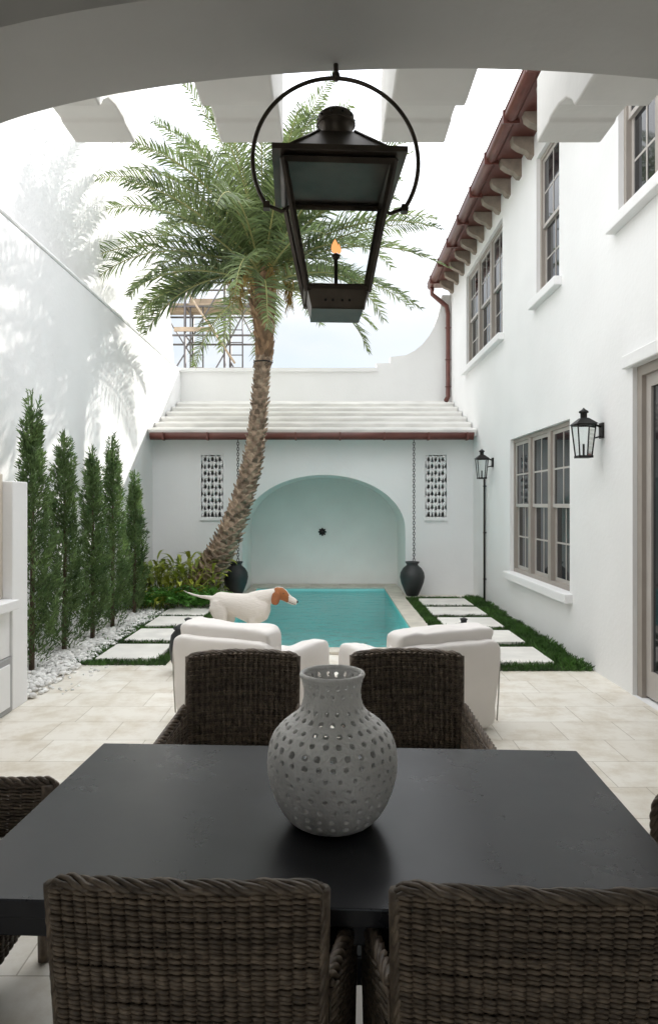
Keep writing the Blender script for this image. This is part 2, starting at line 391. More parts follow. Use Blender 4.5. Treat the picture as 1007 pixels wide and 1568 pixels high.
while yy<15.3:
    b.tube([(2.33,yy,6.66),(5.7,yy,8.62)],.07,6); yy+=.24
b.obj('roof',[roofbrown],H)
b=B(); b.tube([(2.29,3.0,6.60),(2.29,15.36,6.60)],.085,12)
b.tube([(2.22,3.0,6.655),(2.22,15.36,6.655)],.018,6)
yy=3.4
while yy<15.3: b.box(2.19,2.40,yy,yy+.03,6.50,6.67); yy+=1.04
b.tube([(2.29,15.22,6.55),(2.30,15.22,6.38),(2.45,15.15,6.22),(2.60,15.11,6.08),(2.63,15.10,5.9),(2.63,15.10,4.08),(2.57,15.02,3.98)],.05,10)
for z in (5.6,4.9,4.3): b.ring((2.63,15.10,z),.055,((1,0,0),(0,1,0)),.012,12,5)
b.obj('gutter_and_downspout',[brown_metal],H)

def wall_lantern(y,z,name):
    e=empty(name,(XR,y,z)); e.scale=(.93,.93,.95); b=B(); x=-.20; w0,w1=.065,.095
    b.box(-.02,-.001,-.05,.05,-.02,.14,0); b.tube([(-.02,0,.10),(-.10,0,.13),(x,0,.20)],.012,6); b.tube([(-.02,0,-.0),(-.10,0,-.02)],.008,6)
    for sx in (-1,1):
        for sy in (-1,1): b.tube([(x+sx*w0,sy*w0,-.20),(x+sx*w1,sy*w1,.12)],.008,5)
    b.box(x-w0-.01,x+w0+.01,-w0-.01,w0+.01,-.225,-.20)
    for s in (-1,1):
        b.tube([(x-w1,s*w1,.12),(x+w1,s*w1,.12)],.012,5); b.tube([(x+s*w1,-w1,.12),(x+s*w1,w1,.12)],.012,5)
    q=w1+.02; t=.04
    b.add([(x-q,-q,.125),(x+q,-q,.125),(x+q,q,.125),(x-q,q,.125),(x-t,-t,.19),(x+t,-t,.19),(x+t,t,.19),(x-t,t,.19)],[(0,3,2,1),(4,5,6,7),(0,1,5,4),(1,2,6,5),(2,3,7,6),(3,0,4,7)])
    b.lathe([(.035,.19),(.035,.24),(.05,.245),(.05,.26),(.02,.28),(.0,.30)],(x,0,0),12)
    b.tube([(x,0,-.2),(x,0,-.08)],.012,6)
    b.obj('frame',[blackm],e)
    b=B(); 
    for (a,c) in (((-1,-1),(1,-1)),((1,-1),(1,1)),((1,1),(-1,1)),((-1,1),(-1,-1))):
        b.add([(x+a[0]*w0,a[1]*w0,-.2),(x+c[0]*w0,c[1]*w0,-.2),(x+c[0]*w1,c[1]*w1,.12),(x+a[0]*w1,a[1]*w1,.12)],[(0,1,2,3)])
    b.obj('glass',[lglass],e)
wall_lantern(6.75,2.37,'wall_lantern'); wall_lantern(11.25,2.33,'wall_lantern.001')
b=B(); b.tube([(XR-.03,11.75,0),(XR-.03,11.75,2.15)],.018,8); 
for z in (.4,1.2,2.0): b.box(XR-.05,XR,11.725,11.775,z,z+.02)
b.obj('wall_conduit',[blackm])

# ------------------------------------------------------------------ porch (loggia)
Lg=empty('loggia')
AX,AA,AS,AR_=.485,2.25,3.115,.50
def ar(x):
    t=max(0,1-((x-AX)/AA)**2); return AS+AR_*t**.5
b=B(); xs=[AX-AA*math.cos(math.pi*i/60) for i in range(61)]
YA,YZ=2.50,3.0
for i in range(60):
    x0,x1=xs[i],xs[i+1]
    for y in (YA,YZ): b.add([(x0,y,ar(x0)),(x1,y,ar(x1)),(x1,y,4.5),(x0,y,4.5)],[(0,1,2,3) if y==YA else (3,2,1,0)])
    b.add([(x0,YA,ar(x0)),(x0,YZ,ar(x0)),(x1,YZ,ar(x1)),(x1,YA,ar(x1))],[(0,1,2,3)],0,True)
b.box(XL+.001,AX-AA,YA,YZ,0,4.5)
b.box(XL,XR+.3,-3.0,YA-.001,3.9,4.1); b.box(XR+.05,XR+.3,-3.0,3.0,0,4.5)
b.box(XL,XR+.3,-3.3,-3.001,2.8,4.1); b.box(XL,-2.4,-3.3,-3.001,0,2.799); b.box(.35,XR+.3,-3.3,-3.001,0,2.799)  # rear wall out of view; opening added to let light onto the table
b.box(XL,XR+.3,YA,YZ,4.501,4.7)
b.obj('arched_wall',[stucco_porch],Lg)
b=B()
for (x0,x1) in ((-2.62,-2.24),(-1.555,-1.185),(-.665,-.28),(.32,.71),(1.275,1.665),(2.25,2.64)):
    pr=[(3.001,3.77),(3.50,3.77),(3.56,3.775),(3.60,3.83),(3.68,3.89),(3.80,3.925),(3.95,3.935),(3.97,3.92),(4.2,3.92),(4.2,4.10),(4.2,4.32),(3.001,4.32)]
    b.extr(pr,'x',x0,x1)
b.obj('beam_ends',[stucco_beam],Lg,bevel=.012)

# ------------------------------------------------------------------ fireplace at left
F=empty('outdoor_fireplace')
b=B()
b.box(XL+.001,-2.60,5.62,5.90,0,1.89,0); b.box(XL+.001,-2.68,4.0,5.62,.92,1.95,1)
b.box(XL+.001,-2.54,4.0,5.615,.84,.919,0); b.box(XL+.001,-2.9,4.0,5.615,.45,.839,0); b.box(-2.9,-2.62,5.3,5.615,.45,.839,0)
b.box(XL+.001,-2.60,4.0,5.615,.0,.449,2); b.box(-2.6,-2.585,4.9,5.55,.05,.40,0)
b.obj('masonry',[stucco,beige,greyd],F,bevel=.012)

# ------------------------------------------------------------------ lawn strips + stepping stones
def lawn(name,x0,x1,y0,y1,stones,dens,edge=None):
    e=empty(name)
    b=B(); b.add([(x0,y0,.004),(x1,y0,.004),(x1,y1,.004),(x0,y1,.004)],[(0,1,2,3)]); b.obj('soil_bed',[soil],e)
    b=B()
    for (a0,a1,c0,c1) in stones: b.box(a0,a1,c0,c1,.005,.045)
    b.obj('stepping_stones',[paver],e,bevel=.008)
    b=B(); n=int((x1-x0)*(y1-y0)*dens)
    for _ in range(n):
        x=U(x0-.02,x1); y=U(y0-.03,y1)
        if any(a0+.01<x<a1-.01 and c0+.01<y<c1-.01 for (a0,a1,c0,c1) in stones): continue
        dx,dy=U(-.03,.03),U(-.03,.03); h=U(.035,.075)*(.8+.5*noise.noise(Vector((x*4,y*4,0)))); a=U(0,6.28); w=.006
        if edge and x>edge: h*=1.5; dx*=1.8;dy*=1.8
        b.add([(x-w*math.cos(a),y-w*math.sin(a),.004),(x+w*math.cos(a),y+w*math.sin(a),.004),(x+dx*.4+w*.6*math.cos(a),y+dy*.4+w*.6*math.sin(a),h*.7),(x+dx,y+dy,h)],[(0,1,2),(0,2,3)])
    b.obj('grass',[grassm],e)
st=[]
for yc in (7.55,8.60,9.62,10.64,11.62): st.append((1.58+U(-.02,.02),2.38+U(-.02,.02),yc-.38,yc+.38))
lawn('grass_strip',1.40,2.68,6.95,12.3,st,3800,2.4)
st=[]
for yc in (7.72,8.72,9.72,10.6): st.append((-2.52+U(-.02,.02),-1.85,yc-.38,yc+.38))
lawn('grass_strip.001',-2.72,-1.72,7.2,11.0,st,3800)
b=B()
def peb(x,y,r,zz=0):
    rz=r*U(.45,.7); ry=r*U(.6,1); a=U(0,3.14); ca,sa=math.cos(a),math.sin(a); vs=[];n=7
    for i in range(5):
        ph=-math.pi/2+math.pi*i/4
        for j in range(n):
            th=2*math.pi*j/n; px=r*math.cos(ph)*math.cos(th); py=ry*math.cos(ph)*math.sin(th)
            vs.append((x+px*ca-py*sa,y+px*sa+py*ca,rz*.6+zz+rz*math.sin(ph)))
    b.add(vs,[(i*n+j,i*n+(j+1)%n,(i+1)*n+(j+1)%n,(i+1)*n+j) for i in range(4) for j in range(n)],0,True)
for _ in range(3800):
    x=U(XL+.02,-2.62+.06*math.sin(R()*6)); y=U(5.95,11.2)
    peb(x,y,U(.018,.04),U(0,.025))
for _ in range(26): peb(U(-2.6,-2.3),U(6.0,7.1),U(.012,.022),0)
b.obj('pebbles',[pebm])

# ------------------------------------------------------------------ cypresses
def cypress(x,y,h,w,name,seed):
    random.seed(seed); e=empty(name,(x,y,0))
    b=B(); b.tube([(0,0,0),(.01,.0,h*.5),(0,0,h*.93)],[.03,.02,.006],6); b.obj('trunk',[barkm],e)
    b=B(); ns=int(105*h/2.5)
    for i in range(ns):
        t=(i+R())/ns; z0=.06+t*(h-.45)
        prof=max(.1,min(1,(1.12-t)**.8*1.12))*(.6+.75*R())
        az=i*2.39996+U(-.4,.4); Ls=U(.22,.52)*(1 if t<.85 else .9); out=w*prof
        r0=out*.15; pts=[]
        for k in range(7):
            s=k/6; rr=r0+(out-r0)*(s**.65); pts.append(Vector((rr*math.cos(az),rr*math.sin(az),z0+Ls*(s**1.25))))
        for _ in range(72):
            s=R()**.8; k=min(5,int(s*6)); p=pts[k].lerp(pts[k+1],s*6-k)
            sp=.055*(1-s*.7)
            p=p+Vector((U(-sp,sp),U(-sp,sp),U(-sp,sp)))
            d=Vector((math.cos(az)*.5+U(-.75,.75),math.sin(az)*.5+U(-.75,.75),U(.3,1.2))).normalized()
            sd=d.cross(Vector((U(-1,1),U(-1,1),U(-.3,.3)))).normalized(); l=U(.035,.085); wd=.006
            b.add([p-sd*wd,p+sd*wd,p+d*l*.6+sd*wd*.9,p+d*l,p+d*l*.6-sd*wd*.9],[(0,1,2,3,4)])
    for _ in range(160):
        s=R(); p=Vector((U(-.03,.03)*(1-s),U(-.03,.03)*(1-s),h-.4+.4*s)); d=Vector((U(-.4,.4),U(-.4,.4),1)).normalized(); sd=d.cross(Vector((U(-1,1),U(-1,1),0))).normalized(); l=U(.04,.07)
        b.add([p-sd*.005,p+sd*.005,p+d*l],[(0,1,2)])
    b.obj('foliage',[cypm],e)
for i,(x,y,h,w_) in enumerate(((-3.0,6.9,2.80,.245),(-3.02,7.8,2.52,.24),(-2.94,8.5,2.42,.20),(-2.93,9.25,2.60,.22),(-2.96,10.4,2.2,.19))):
    cypress(x,y,h,w_,'cypress_tree'+('' if i==0 else '.%03d'%i),11+i)
random.seed(5)

# ------------------------------------------------------------------ palm
PT=empty('palm_tree')
s_=1045/11.7
ctrl=[(300,922,.28),(319,880,.25),(345,835,.22),(369,775,.19),(388,705,.17),(398,630,.15),(403,565,.135),(406,545,.135),(406,500,.17),(404,462,.20),(403,432,.17),(403,412,.11)]
cp=[Vector(((x-505)/s_,11.7,1.7+(772-y)/s_)) for x,y,r in ctrl]; cr=[c[2] for c in ctrl]
def cat(P,t):
    n=len(P)-1; f=t*n; i=min(n-1,int(f)); u=f-i
    g=lambda k:P[max(0,min(n,k))]
    a,b_,c,d_=g(i-1),g(i),g(i+1),g(i+2)
    return .5*((2*b_)+(c-a)*u+(2*a-5*b_+4*c-d_)*u*u+(3*b_-a-3*c+d_)*u**3)
b=B(); K=60
pts=[cat(cp,i/K) for i in range(K+1)]; rr=[cat(cr,i/K) for i in range(K+1)]
b.tube(pts,[r*.84 for r in rr],14,0)
NS=640
for i in range(NS):
    t=.01+.93*i/NS; p=cat(cp,t); q=cat(cp,min(1,t+.01)); T_=(q-p).normalized(); r=cat(cr,t)
    az=i*2.39996
    A=Vector((1,0,0)); A=(A-T_*A.dot(T_)).normalized(); Bv=T_.cross(A)
    o=A*math.cos(az)+Bv*math.sin(az); sd=T_.cross(o)
    top=t>.62
    w=r*.32*U(.85,1.15); hgt=.065*U(.8,1.2); out=r*.30*U(.7,1.4); mat=0
    if top: hgt=.15*U(.7,1.2); out=r*.28*U(.8,1.6); w=.05; mat=1
    c=p+o*r*.80
    vs=[c-sd*w-T_*hgt*.5,c+sd*w-T_*hgt*.5,c+sd*w*.9+T_*hgt*.3,c-sd*w*.9+T_*hgt*.3,
        c+o*out-sd*w*.55+T_*hgt*.55,c+o*out+sd*w*.55+T_*hgt*.55,c+o*out*1.1+sd*w*.4+T_*hgt*.95,c+o*out*1.1-sd*w*.4+T_*hgt*.95]
    b.add(vs,[(0,1,5,4),(1,2,6,5),(2,3,7,6),(3,0,4,7),(4,5,6,7)],mat)
wp=cat(cp,6.4/11); b.ring(wp,.155,((1,0,0),(0,1,0)),.012,20,6,mat=2)
b.obj('trunk',[trunkm,bootm,blackm],PT)
def frond(br_,base,az,el,Lf,bend,n=46,ll=.42,lw=.013,twist=0,rr0=.022,v=.35):
    N_=16; p=Vector(base); pts=[p.copy()]; dirs=[]
    for i in range(N_):
        t=i/N_; e=el-bend*(t**1.35)
        d=Vector((math.cos(az)*math.cos(e),math.sin(az)*math.cos(e),math.sin(e))); dirs.append(d); p=p+d*(Lf/N_); pts.append(p.copy())
    dirs.append(dirs[-1])
    br_.tube(pts,[rr0*(1-.85*i/N_) for i in range(N_+1)],5,1)
    side0=Vector((-math.sin(az),math.cos(az),0))
    for i in range(n):
        t=.12+.88*(i+.5)/n; f=t*N_; k=min(N_-1,int(f)); pos=pts[k].lerp(pts[k+1],f-k); d=dirs[k]
        up=side0.cross(d)*-1
        if up.z<0: up=-up
        tw=twist*t
        sd=side0*math.cos(tw)+up*math.sin(tw); up2=up*math.cos(tw)-side0*math.sin(tw)
        prof=max(.28,(abs(math.sin(min(1,t*1.02)**.75*math.pi*.93+.12)))**.6)
        for s in (-1,1):
            l=ll*prof*U(.8,1.15); fw=.5+.5*t+U(-.15,.15)
            dl=(sd*s*1.0+d*fw+up2*(v+U(-.38,.38))).normalized()
            mid=pos+dl*l*.5; tip=pos+dl*l+Vector((0,0,-l*U(.05,.32)))
            wv=(d*.8+up2*U(-.6,.6)).normalized()*lw
            br_.add([pos-wv*.6,pos+wv*.6,mid+wv,tip,mid-wv],[(0,1,2,4),(4,2,3)],0)
b=B(); top=cat(cp,.955)
hand=[(180,48,3.4,75),(188,24,3.2,78),(170,8,2.7,66),(200,66,3.5,72),(150,72,3.7,48),(95,82,3.7,28),(40,72,3.8,40),(60,80,3.8,22),(130,80,3.7,32),(20,76,3.6,42),(5,42,3.5,56),(-8,22,3.4,58),(15,10,3.1,48),(-40,6,2.4,70),(215,12,2.8,80),(238,30,2.7,85),(225,54,3.0,80),(330,50,3.0,80),(300,68,3.0,68),(200,-8,2.5,62),(350,64,3.6,60),(165,36,3.4,60),(210,80,3.5,42),(340,82,3.5,36),(176,-2,2.6,60),(193,60,3.5,80),(350,34,3.3,60)]
for az,el,Lf,bd in hand: frond(b,top+Vector((U(-.05,.05),U(-.05,.05),U(-.15,.1))),math.radians(az),math.radians(el),Lf*.96,math.radians(bd),n=76,ll=.46,lw=.016,twist=U(-.8,.8))
NF=58
for i in range(NF):
    t=(i+.5)/NF; el=math.radians(87-92*t**1.1); az=i*2.39996+U(-.2,.2); Lf=U(2.5,3.3)*(1 if t<.75 else .8)
    frond(b,top+Vector((.1*math.cos(az),.1*math.sin(az),.12-.35*t)),az,el,Lf,math.radians(U(40,85)),n=62,ll=.45,lw=.0155,twist=U(-.9,.9))
for i in range(26):
    az=U(0,6.28); p=top+Vector((0,0,-.1)); pts=[]; e=U(.5,1.2)
    for k in range(8):
        pts.append(p.copy()); p=p+Vector((math.cos(az)*math.cos(e),math.sin(az)*math.cos(e),math.sin(e)))*U(.09,.13); e-=.38
    b.tube(pts,[.014]*4+[.009]*4,4,2)
    for _ in range(22):
        q=pts[-1-int(R()*3)]; b.tube([q,q+Vector((U(-.08,.08),U(-.08,.08),U(-.3,-.1)))],.004,3,2)
b.obj('crown',[palmleaf,palmrach,inflo],PT)

b=B()
def leaf(b,base,az,el,L_,w,mat=0):
    p=Vector(base); e=el
    stem=L_*.8
    q=p+Vector((math.cos(az)*math.cos(el+.3),math.sin(az)*math.cos(el+.3),math.sin(el+.3)))*stem
    b.tube([p,q],.006,4,mat)
    sd=Vector((-math.sin(az),math.cos(az),0)); vs=[];n=6
    for k in range(n+1):
        t=k/n; e=el-1.4*t; 
        ww=w*math.sin(math.pi*(t**.75))*(.8+.2*math.cos(9*t)) if 0<t<1 else .004
        vs+= [q-sd*ww+Vector((0,0,ww*.3)),q,q+sd*ww+Vector((0,0,ww*.3))]
        q=q+Vector((math.cos(az)*math.cos(e),math.sin(az)*math.cos(e),math.sin(e)))*L_/n
    b.add(vs,[(k*3+j,k*3+j+1,k*3+j+4,k*3+j+3) for k in range(n) for j in (0,1)],mat,True)
for _ in range(340):
    x,y=U(-3.15,-1.85),U(11.1,12.45)
    leaf(b,(x,y,U(0,.5)),U(0,6.28),U(.5,1.3),U(.18,.36),U(.035,.065))
for _ in range(50):
    leaf(b,(U(-3.2,-2.5),U(10.7,11.2),.0),U(0,6.28),U(.5,1.2),U(.15,.25),U(.025,.04))
b.obj('philodendron_plant',[philo])
b=B()
for _ in range(100):
    x,y=U(-3.1,-1.8),U(10.75,11.25)
    frond(b,(x,y,.05),U(0,6.28),U(.7,1.3),U(.35,.6),U(1.0,1.6),n=18,ll=.10,lw=.012,rr0=.004,v=0)
b.obj('fern_plant',[fernm,fernm])

SC=empty('scaffolding'); b=B()
for x in (-5.2,-4.0,-2.9,-1.9):
    for y in (19.0,20.1): b.tube([(x,y,0),(x,y,8.3 if x<-2.5 else 7.4)],.036,6)
for z in (2,4,5.4,6.4,7.2,8.0):
    for y in (19.0,20.1): b.tube([(-5.4,y,z),(-1.9,y,z)],.03,6)
    for x in (-5.2,-4.0,-2.9,-1.9): b.tube([(x,19,z),(x,20.1,z)],.024,6)
for x0,x1 in ((-5.2,-4.0),(-4.0,-2.9),(-2.9,-1.9)):
    for z in (4,6.0): b.tube([(x0,19,z),(x1,19,z+1.9)],.022,5); b.tube([(x1,20.1,z),(x0,20.1,z+1.9)],.022,5)
    for x in (x0+.15,x0+.5): b.tube([(x,19.0,5.4),(x,19.0,7.2)],.02,4)
    for k in range(5):
        b.tube([(x0+.15,19.0,5.5+k*.35),(x0+.5,19.0,5.5+k*.35)],.015,4)
for z in (5.46,7.26):
    for k in range(4): b.box(-5.3,-1.95,19.05+k*.26,19.28+k*.26,z,z+.045,1)
b.box(-3.9,-3.0,19.1,20,7.3,7.45,1); b.tube([(-4.4,18.9,8.3),(-2.6,18.9,5.6)],.03,6,1); b.box(-4.3,-3.2,18.95,19.0,6.5,6.62,1)
b.obj('frames',[rust,plank],SC)

# ------------------------------------------------------------------ wicker chair (explicit woven strands)
def woven(b,P,nu,nv,su=6,sv=4,mat=0,rs=None):
    nx=nu*su
    a0=P(.5,0)[0]; a1=P(.5,1)[0]; pitch=(a1-a0).length/nv; r=pitch*.45
    for j in range(nv):
        v=(j+.5)/nv; pts=[]
        k0=U(-.0014,.0014); k1=U(0,6.28)
        for i in range(nx+1):
            u=i/nx; col=i/su
            pos,n=P(u,v)
            c=abs(math.sin(math.pi*(col)))
            pts.append(pos+n*(.010*c**.8-.003+k0)+Vector((0,0,pitch*(.42*c+.10*math.sin(2*math.pi*col))+.0012*math.sin(9*u+k1))))
        b.tube(pts,r*U(.88,1.05),5,mat)
    for i in range(nu+1):
        u=i/nu; pts=[]
        for k in range(9):
            pos,n=P(u,k/8); pts.append(pos-n*.003)
        b.tube(pts,.0035,4,mat)
    for i in range(nu):
        u=(i+.5)/nu; pts=[]
        for k in range(9):
            pos,n=P(u,k/8); pts.append(pos-n*.001)
        b.tube(pts,.006,4,mat)
def braid(b,path,R_=.010,r=.0075,tpm=7,strands=4,mat=0):
    path=[Vector(p) for p in path]
    ls=[0]
    for i in range(1,len(path)): ls.append(ls[-1]+(path[i]-path[i-1]).length)
    Lt=ls[-1]; n=int(Lt/.010); 
    def at(s):
        for i in range(1,len(path)):
            if s<=ls[i] or i==len(path)-1:
                u=(s-ls[i-1])/max(1e-9,ls[i]-ls[i-1]); return path[i-1].lerp(path[i],u),(path[i]-path[i-1]).normalized()
    for k in range(strands):
        pts=[]
        for i in range(n+1):
            s=Lt*i/n; p,t=at(s); ref=Vector((0,1,0)) if abs(t.y)<.8 else Vector((0,0,1))
            a=(ref-t*ref.dot(t)).normalized(); c=t.cross(a); th=2*math.pi*(s*tpm+k/strands)
            pts.append(p+a*R_*1.5*math.cos(th)+c*R_*.8*math.sin(th))
        b.tube(pts,r,5,mat)
def build_chair_mesh():
    b=B(); wt,wb,h0,h1=.268,.252,.10,.945
    def back(side):
        def P(u,v):
            uu=(u*2-1); w=wb+(wt-wb)*v; z=h0+(h1-h0)*v+.010*math.sin(math.pi*u)
            y=-.07*v**1.5-.035*(1-uu*uu)*(.3+.7*v)*1.0+ (.016 if side>0 else -.016)
            return Vector((uu*w,y,z)),Vector((0,side,.0))
        return P
    woven(b,back(-1),20,76); woven(b,back(1),20,76)
    P0=back(0)
    vs=[];fs=[]
    for v in (0,.25,.5,.75,.985):
        for i in range(9): vs.append(P0(i/8,v)[0]+Vector((0,.016,0)))
    for j in range(4):
        for i in range(8): fs.append((j*9+i,j*9+i+1,(j+1)*9+i+1,(j+1)*9+i))
    b.add(vs,fs,2)
    pth=[]
    P=P0
    for k in range(7): pth.append(P(0,.3+.65*k/6)[0]+Vector((-.002,.016,0)))
    pth.append(P(0,1)[0]+Vector((.006,.016,.0)))
    for k in range(1,14): pth.append(P(k/14,1)[0]+Vector((0,.016,.006+.003*math.sin(k*2.4))))
    pth.append(P(1,1)[0]+Vector((-.006,.016,.0)))
    for k in range(7): pth.append(P(1,.95-.65*k/6)[0]+Vector((.002,.016,0)))
    braid(b,pth,.010,.0065,5.5,6)
    for s in (-1,1):
        b.tube([P(0 if s<0 else 1,v/10)[0]+Vector((0,.016,0)) for v in range(11)],.018,8,0)
        def A(u,v,s=s,o=1):
            y=.56*u; ztop=.70-.05*u-.02*math.sin(3*u); z=.30+(ztop-.30)*v; x=s*(.262+.05*math.sin(u*math.pi*.55)+.015*v)
            return Vector((x+o*.010,y,z)),Vector((o,0,0))
        woven(b,lambda u,v:A(u,v,s,1),12,28,4); woven(b,lambda u,v:A(u,v,s,-1),12,28,4)
        ap=[A(k/12,1,s,0)[0]+Vector((0,0,.008)) for k in range(13)]; ap+= [ap[-1]+Vector((0,.02,-.02)),ap[-1]+Vector((0,.028,-.07)),ap[-1]+Vector((0,.022,-.35))]
        braid(b,ap,.011,.008,6,5)
        b.tube([A(1,0,s,0)[0]+Vector((0,0,.35)),A(1,0,s,0)[0]],.022,8,0)
        b.tube([(s*.31,.55,.34),(s*.31,.55,.0)],[.03,.024],8,0); b.tube([(s*.24,.0,.34),(s*.24,-.01,.0)],[.03,.024],8,0)
    def fr(u,v): return Vector(((u*2-1)*.30,.575,.27+.15*v)),Vector((0,1,0))
    woven(b,fr,18,12,4)
    for s in (-1,1):
        def sd(u,v,s=s): return Vector((s*(.262+.05*math.sin(u*1.7)+.014),.56*u,.24+.08*v)),Vector((s,0,0))
        woven(b,sd,12,7,4)
    b.box(-.29,.29,.0,.565,.27,.41,2)
    b.pillow((0,.31,.445),(.54,.52,.10),.35,1,wr=.008)
    return b
shade_backing=M('weave_shade_backing',(.022,.018,.014),.9,.1,10)  # near-black backing: shade between the woven strands put into its colour
cm=build_chair_mesh()
c0=cm.obj('wicker_chair',[wick,cushion,shade_backing],loc=(-.28,1.42,0),rotz=math.radians(-2))
inst(c0,'wicker_chair.001',(.405,1.39,0),math.radians(-3))
inst(c0,'wicker_chair.002',(-.425,3.32,0),math.radians(181))
inst(c0,'wicker_chair.003',(.385,3.34,0),math.radians(178))
inst(c0,'wicker_chair.004',(-1.60,2.22,0),math.radians(-88))
inst(c0,'wicker_chair.005',(1.76,2.12,0),math.radians(92))

T=empty('dining_table',(.005,2.14,0),math.radians(-2.6))
b=B(); b.box(-.925,.925,-.535,.535,.705,.75); b.obj('top',[tablem],T,bevel=.004)
b=B(); b.box(-.86,.86,-.47,-.44,.62,.704); b.box(-.86,.86,.44,.47,.62,.704); b.box(-.86,-.83,-.44,.44,.62,.704); b.box(.83,.86,-.44,.44,.62,.704)
for s in (-.5,.5):
    b.box(s-.05,s+.05,-.36,.36,.0,.07); b.box(s-.045,s+.045,-.36,.36,.55,.619); b.box(s-.06,s+.06,-.10,.10,.07,.55)
b.box(-.44,.44,-.04,.04,.22,.31)
b.obj('base',[tablem],T,bevel=.006)

# ------------------------------------------------------------------ vase
prof=[(.0,.0),(.07,.001),(.105,.004),(.130,.020),(.153,.048),(.172,.084),(.184,.12),(.191,.155),(.193,.188),(.190,.222),(.182,.250),(.165,.278),(.140,.301),(.112,.322),(.095,.342),(.088,.362),(.085,.382),(.086,.402),(.089,.420),(.093,.432),(.094,.44)]
pl=[0]
for i in range(1,len(prof)): pl.append(pl[-1]+math.hypot(prof[i][0]-prof[i-1][0],prof[i][1]-prof[i-1][1]))
def pat(s):
    for i in range(1,len(prof)):
        if s<=pl[i] or i==len(prof)-1:
            n=len(prof)-1; u=(s-pl[i-1])/(pl[i]-pl[i-1]); g=lambda k:Vector(prof[max(0,min(n,k))])
            a,b_,c,d_=g(i-2),g(i-1),g(i),g(i+1)
            return .5*((2*b_)+(c-a)*u+(2*a-5*b_+4*c-d_)*u*u+(3*b_-a-3*c+d_)*u**3)
Lp=pl[-1]; NV,NU=230,420
def s_of_z(z):
    for i in range(1,len(prof)):
        if prof[i][1]>=z: return pl[i-1]+(pl[i]-pl[i-1])*(z-prof[i-1][1])/(prof[i][1]-prof[i-1][1])
hr=[(.418,18,.0078),(.392,18,.0076),(.345,18,.0062),(.322,22,.0080),(.300,26,.0082),(.278,28,.0082),(.250,28,.0092),(.222,30,.0078),(.192,30,.0060),(.166,30,.0060),(.132,30,.0082),(.102,30,.0084),(.070,28,.0072),(.042,26,.0088)]
holes=[]
for k,(z,n,r) in enumerate(hr):
    s=s_of_z(z); rad=pat(s)[0]
    for i in range(n): holes.append((s+U(-.0015,.0015),2*math.pi*(i+.5*(k%2)+U(-.08,.08))/n,r*U(.9,1.1),rad))
ss=[Lp*i/NV for i in range(NV+1)]; pr=[pat(s) for s in ss]
def near(hs_list,s,th,rad):
    best=None
    for (hs,ht,r_,rd) in hs_list:
        dth=(th-ht+math.pi)%(2*math.pi)-math.pi; du=dth*rad
        if abs(du)>.014: continue
        d=math.hypot(hs-s,du)
        if best is None or d-r_<best[0]: best=(d-r_,d,hs,ht,r_,du)
    return best
vs=[];inside=[]
for i,s in enumerate(ss):
    cand=[h for h in holes if abs(h[0]-s)<.014]
    for j in range(NU):
        th=2*math.pi*j/NU; rad=max(1e-4,pr[i][0]); s2,t2=s,th; ins=False
        if i>12 and cand:
            hh=near(cand,s,th,rad)
            if hh and hh[0]<0:
                if hh[1]>hh[4]-.0022:
                    f=hh[4]/hh[1]; s2=hh[2]+(s-hh[2])*f; t2=hh[3]+hh[5]*f/rad
                else: ins=True
        q=pat(max(0,min(Lp,s2))); rr_=max(0,q[0])+.0018*noise.noise(Vector((t2*4,s2*20,1)))+.0016*noise.noise(Vector((t2*22,s2*130,3)))
        vs.append((rr_*math.cos(t2),rr_*math.sin(t2),q[1])); inside.append(ins)
fs=[]
for i in range(NV):
    for j in range(NU):
        f=(i*NU+j,i*NU+(j+1)%NU,(i+1)*NU+(j+1)%NU,(i+1)*NU+j)
        if any(inside[k] for k in f): continue
        fs.append(f)
b=B(); b.add(vs,fs,0,True); vz=b.obj('perforated_vase',[ceramic],loc=(.01,2.045,.751))
md=vz.modifiers.new('s','SOLIDIFY'); md.thickness=.009; md.offset=-1
b=B(); b.ring((0,0,.44),.0905,((1,0,0),(0,1,0)),.008,64,8); rm=b.obj('rim',[ceramic],parent=vz)

# ------------------------------------------------------------------ hanging lantern
YL=2.95
e=empty('hanging_lantern',(.03,YL,0),math.radians(3))
def hz(y): return 1.7+(772-y)/(1045/YL)
b=B(); zb=hz(484); zb2=hz(460); zt=hz(283)
ht=.222
cor=[(-1,-1),(1,-1),(1,1),(-1,1)]
b.box(-.108,.108,-.108,.108,zb,zb+.012)
for a in range(4):
    c0_,c1_=cor[a],cor[(a+1)%4]
    b.add([(c0_[0]*.106,c0_[1]*.106,zb),(c1_[0]*.106,c1_[1]*.106,zb),(c1_[0]*.128,c1_[1]*.128,zb2+.02),(c0_[0]*.128,c0_[1]*.128,zb2+.02)],[(0,1,2,3)])
    b.tube([(c0_[0]*.125,c0_[1]*.125,zb2),(c0_[0]*ht,c0_[1]*ht,zt)],.013,4,smooth=False)
    b.tube([(c0_[0]*.13,c0_[1]*.13,zb2+.02),(c1_[0]*.13,c1_[1]*.13,zb2+.02)],.011,4,smooth=False)
    b.tube([(c0_[0]*ht,c0_[1]*ht,zt),(c1_[0]*ht,c1_[1]*ht,zt)],.016,4,smooth=False)
q=.268; z1=zt+.012; t=.075; z2=hz(215)
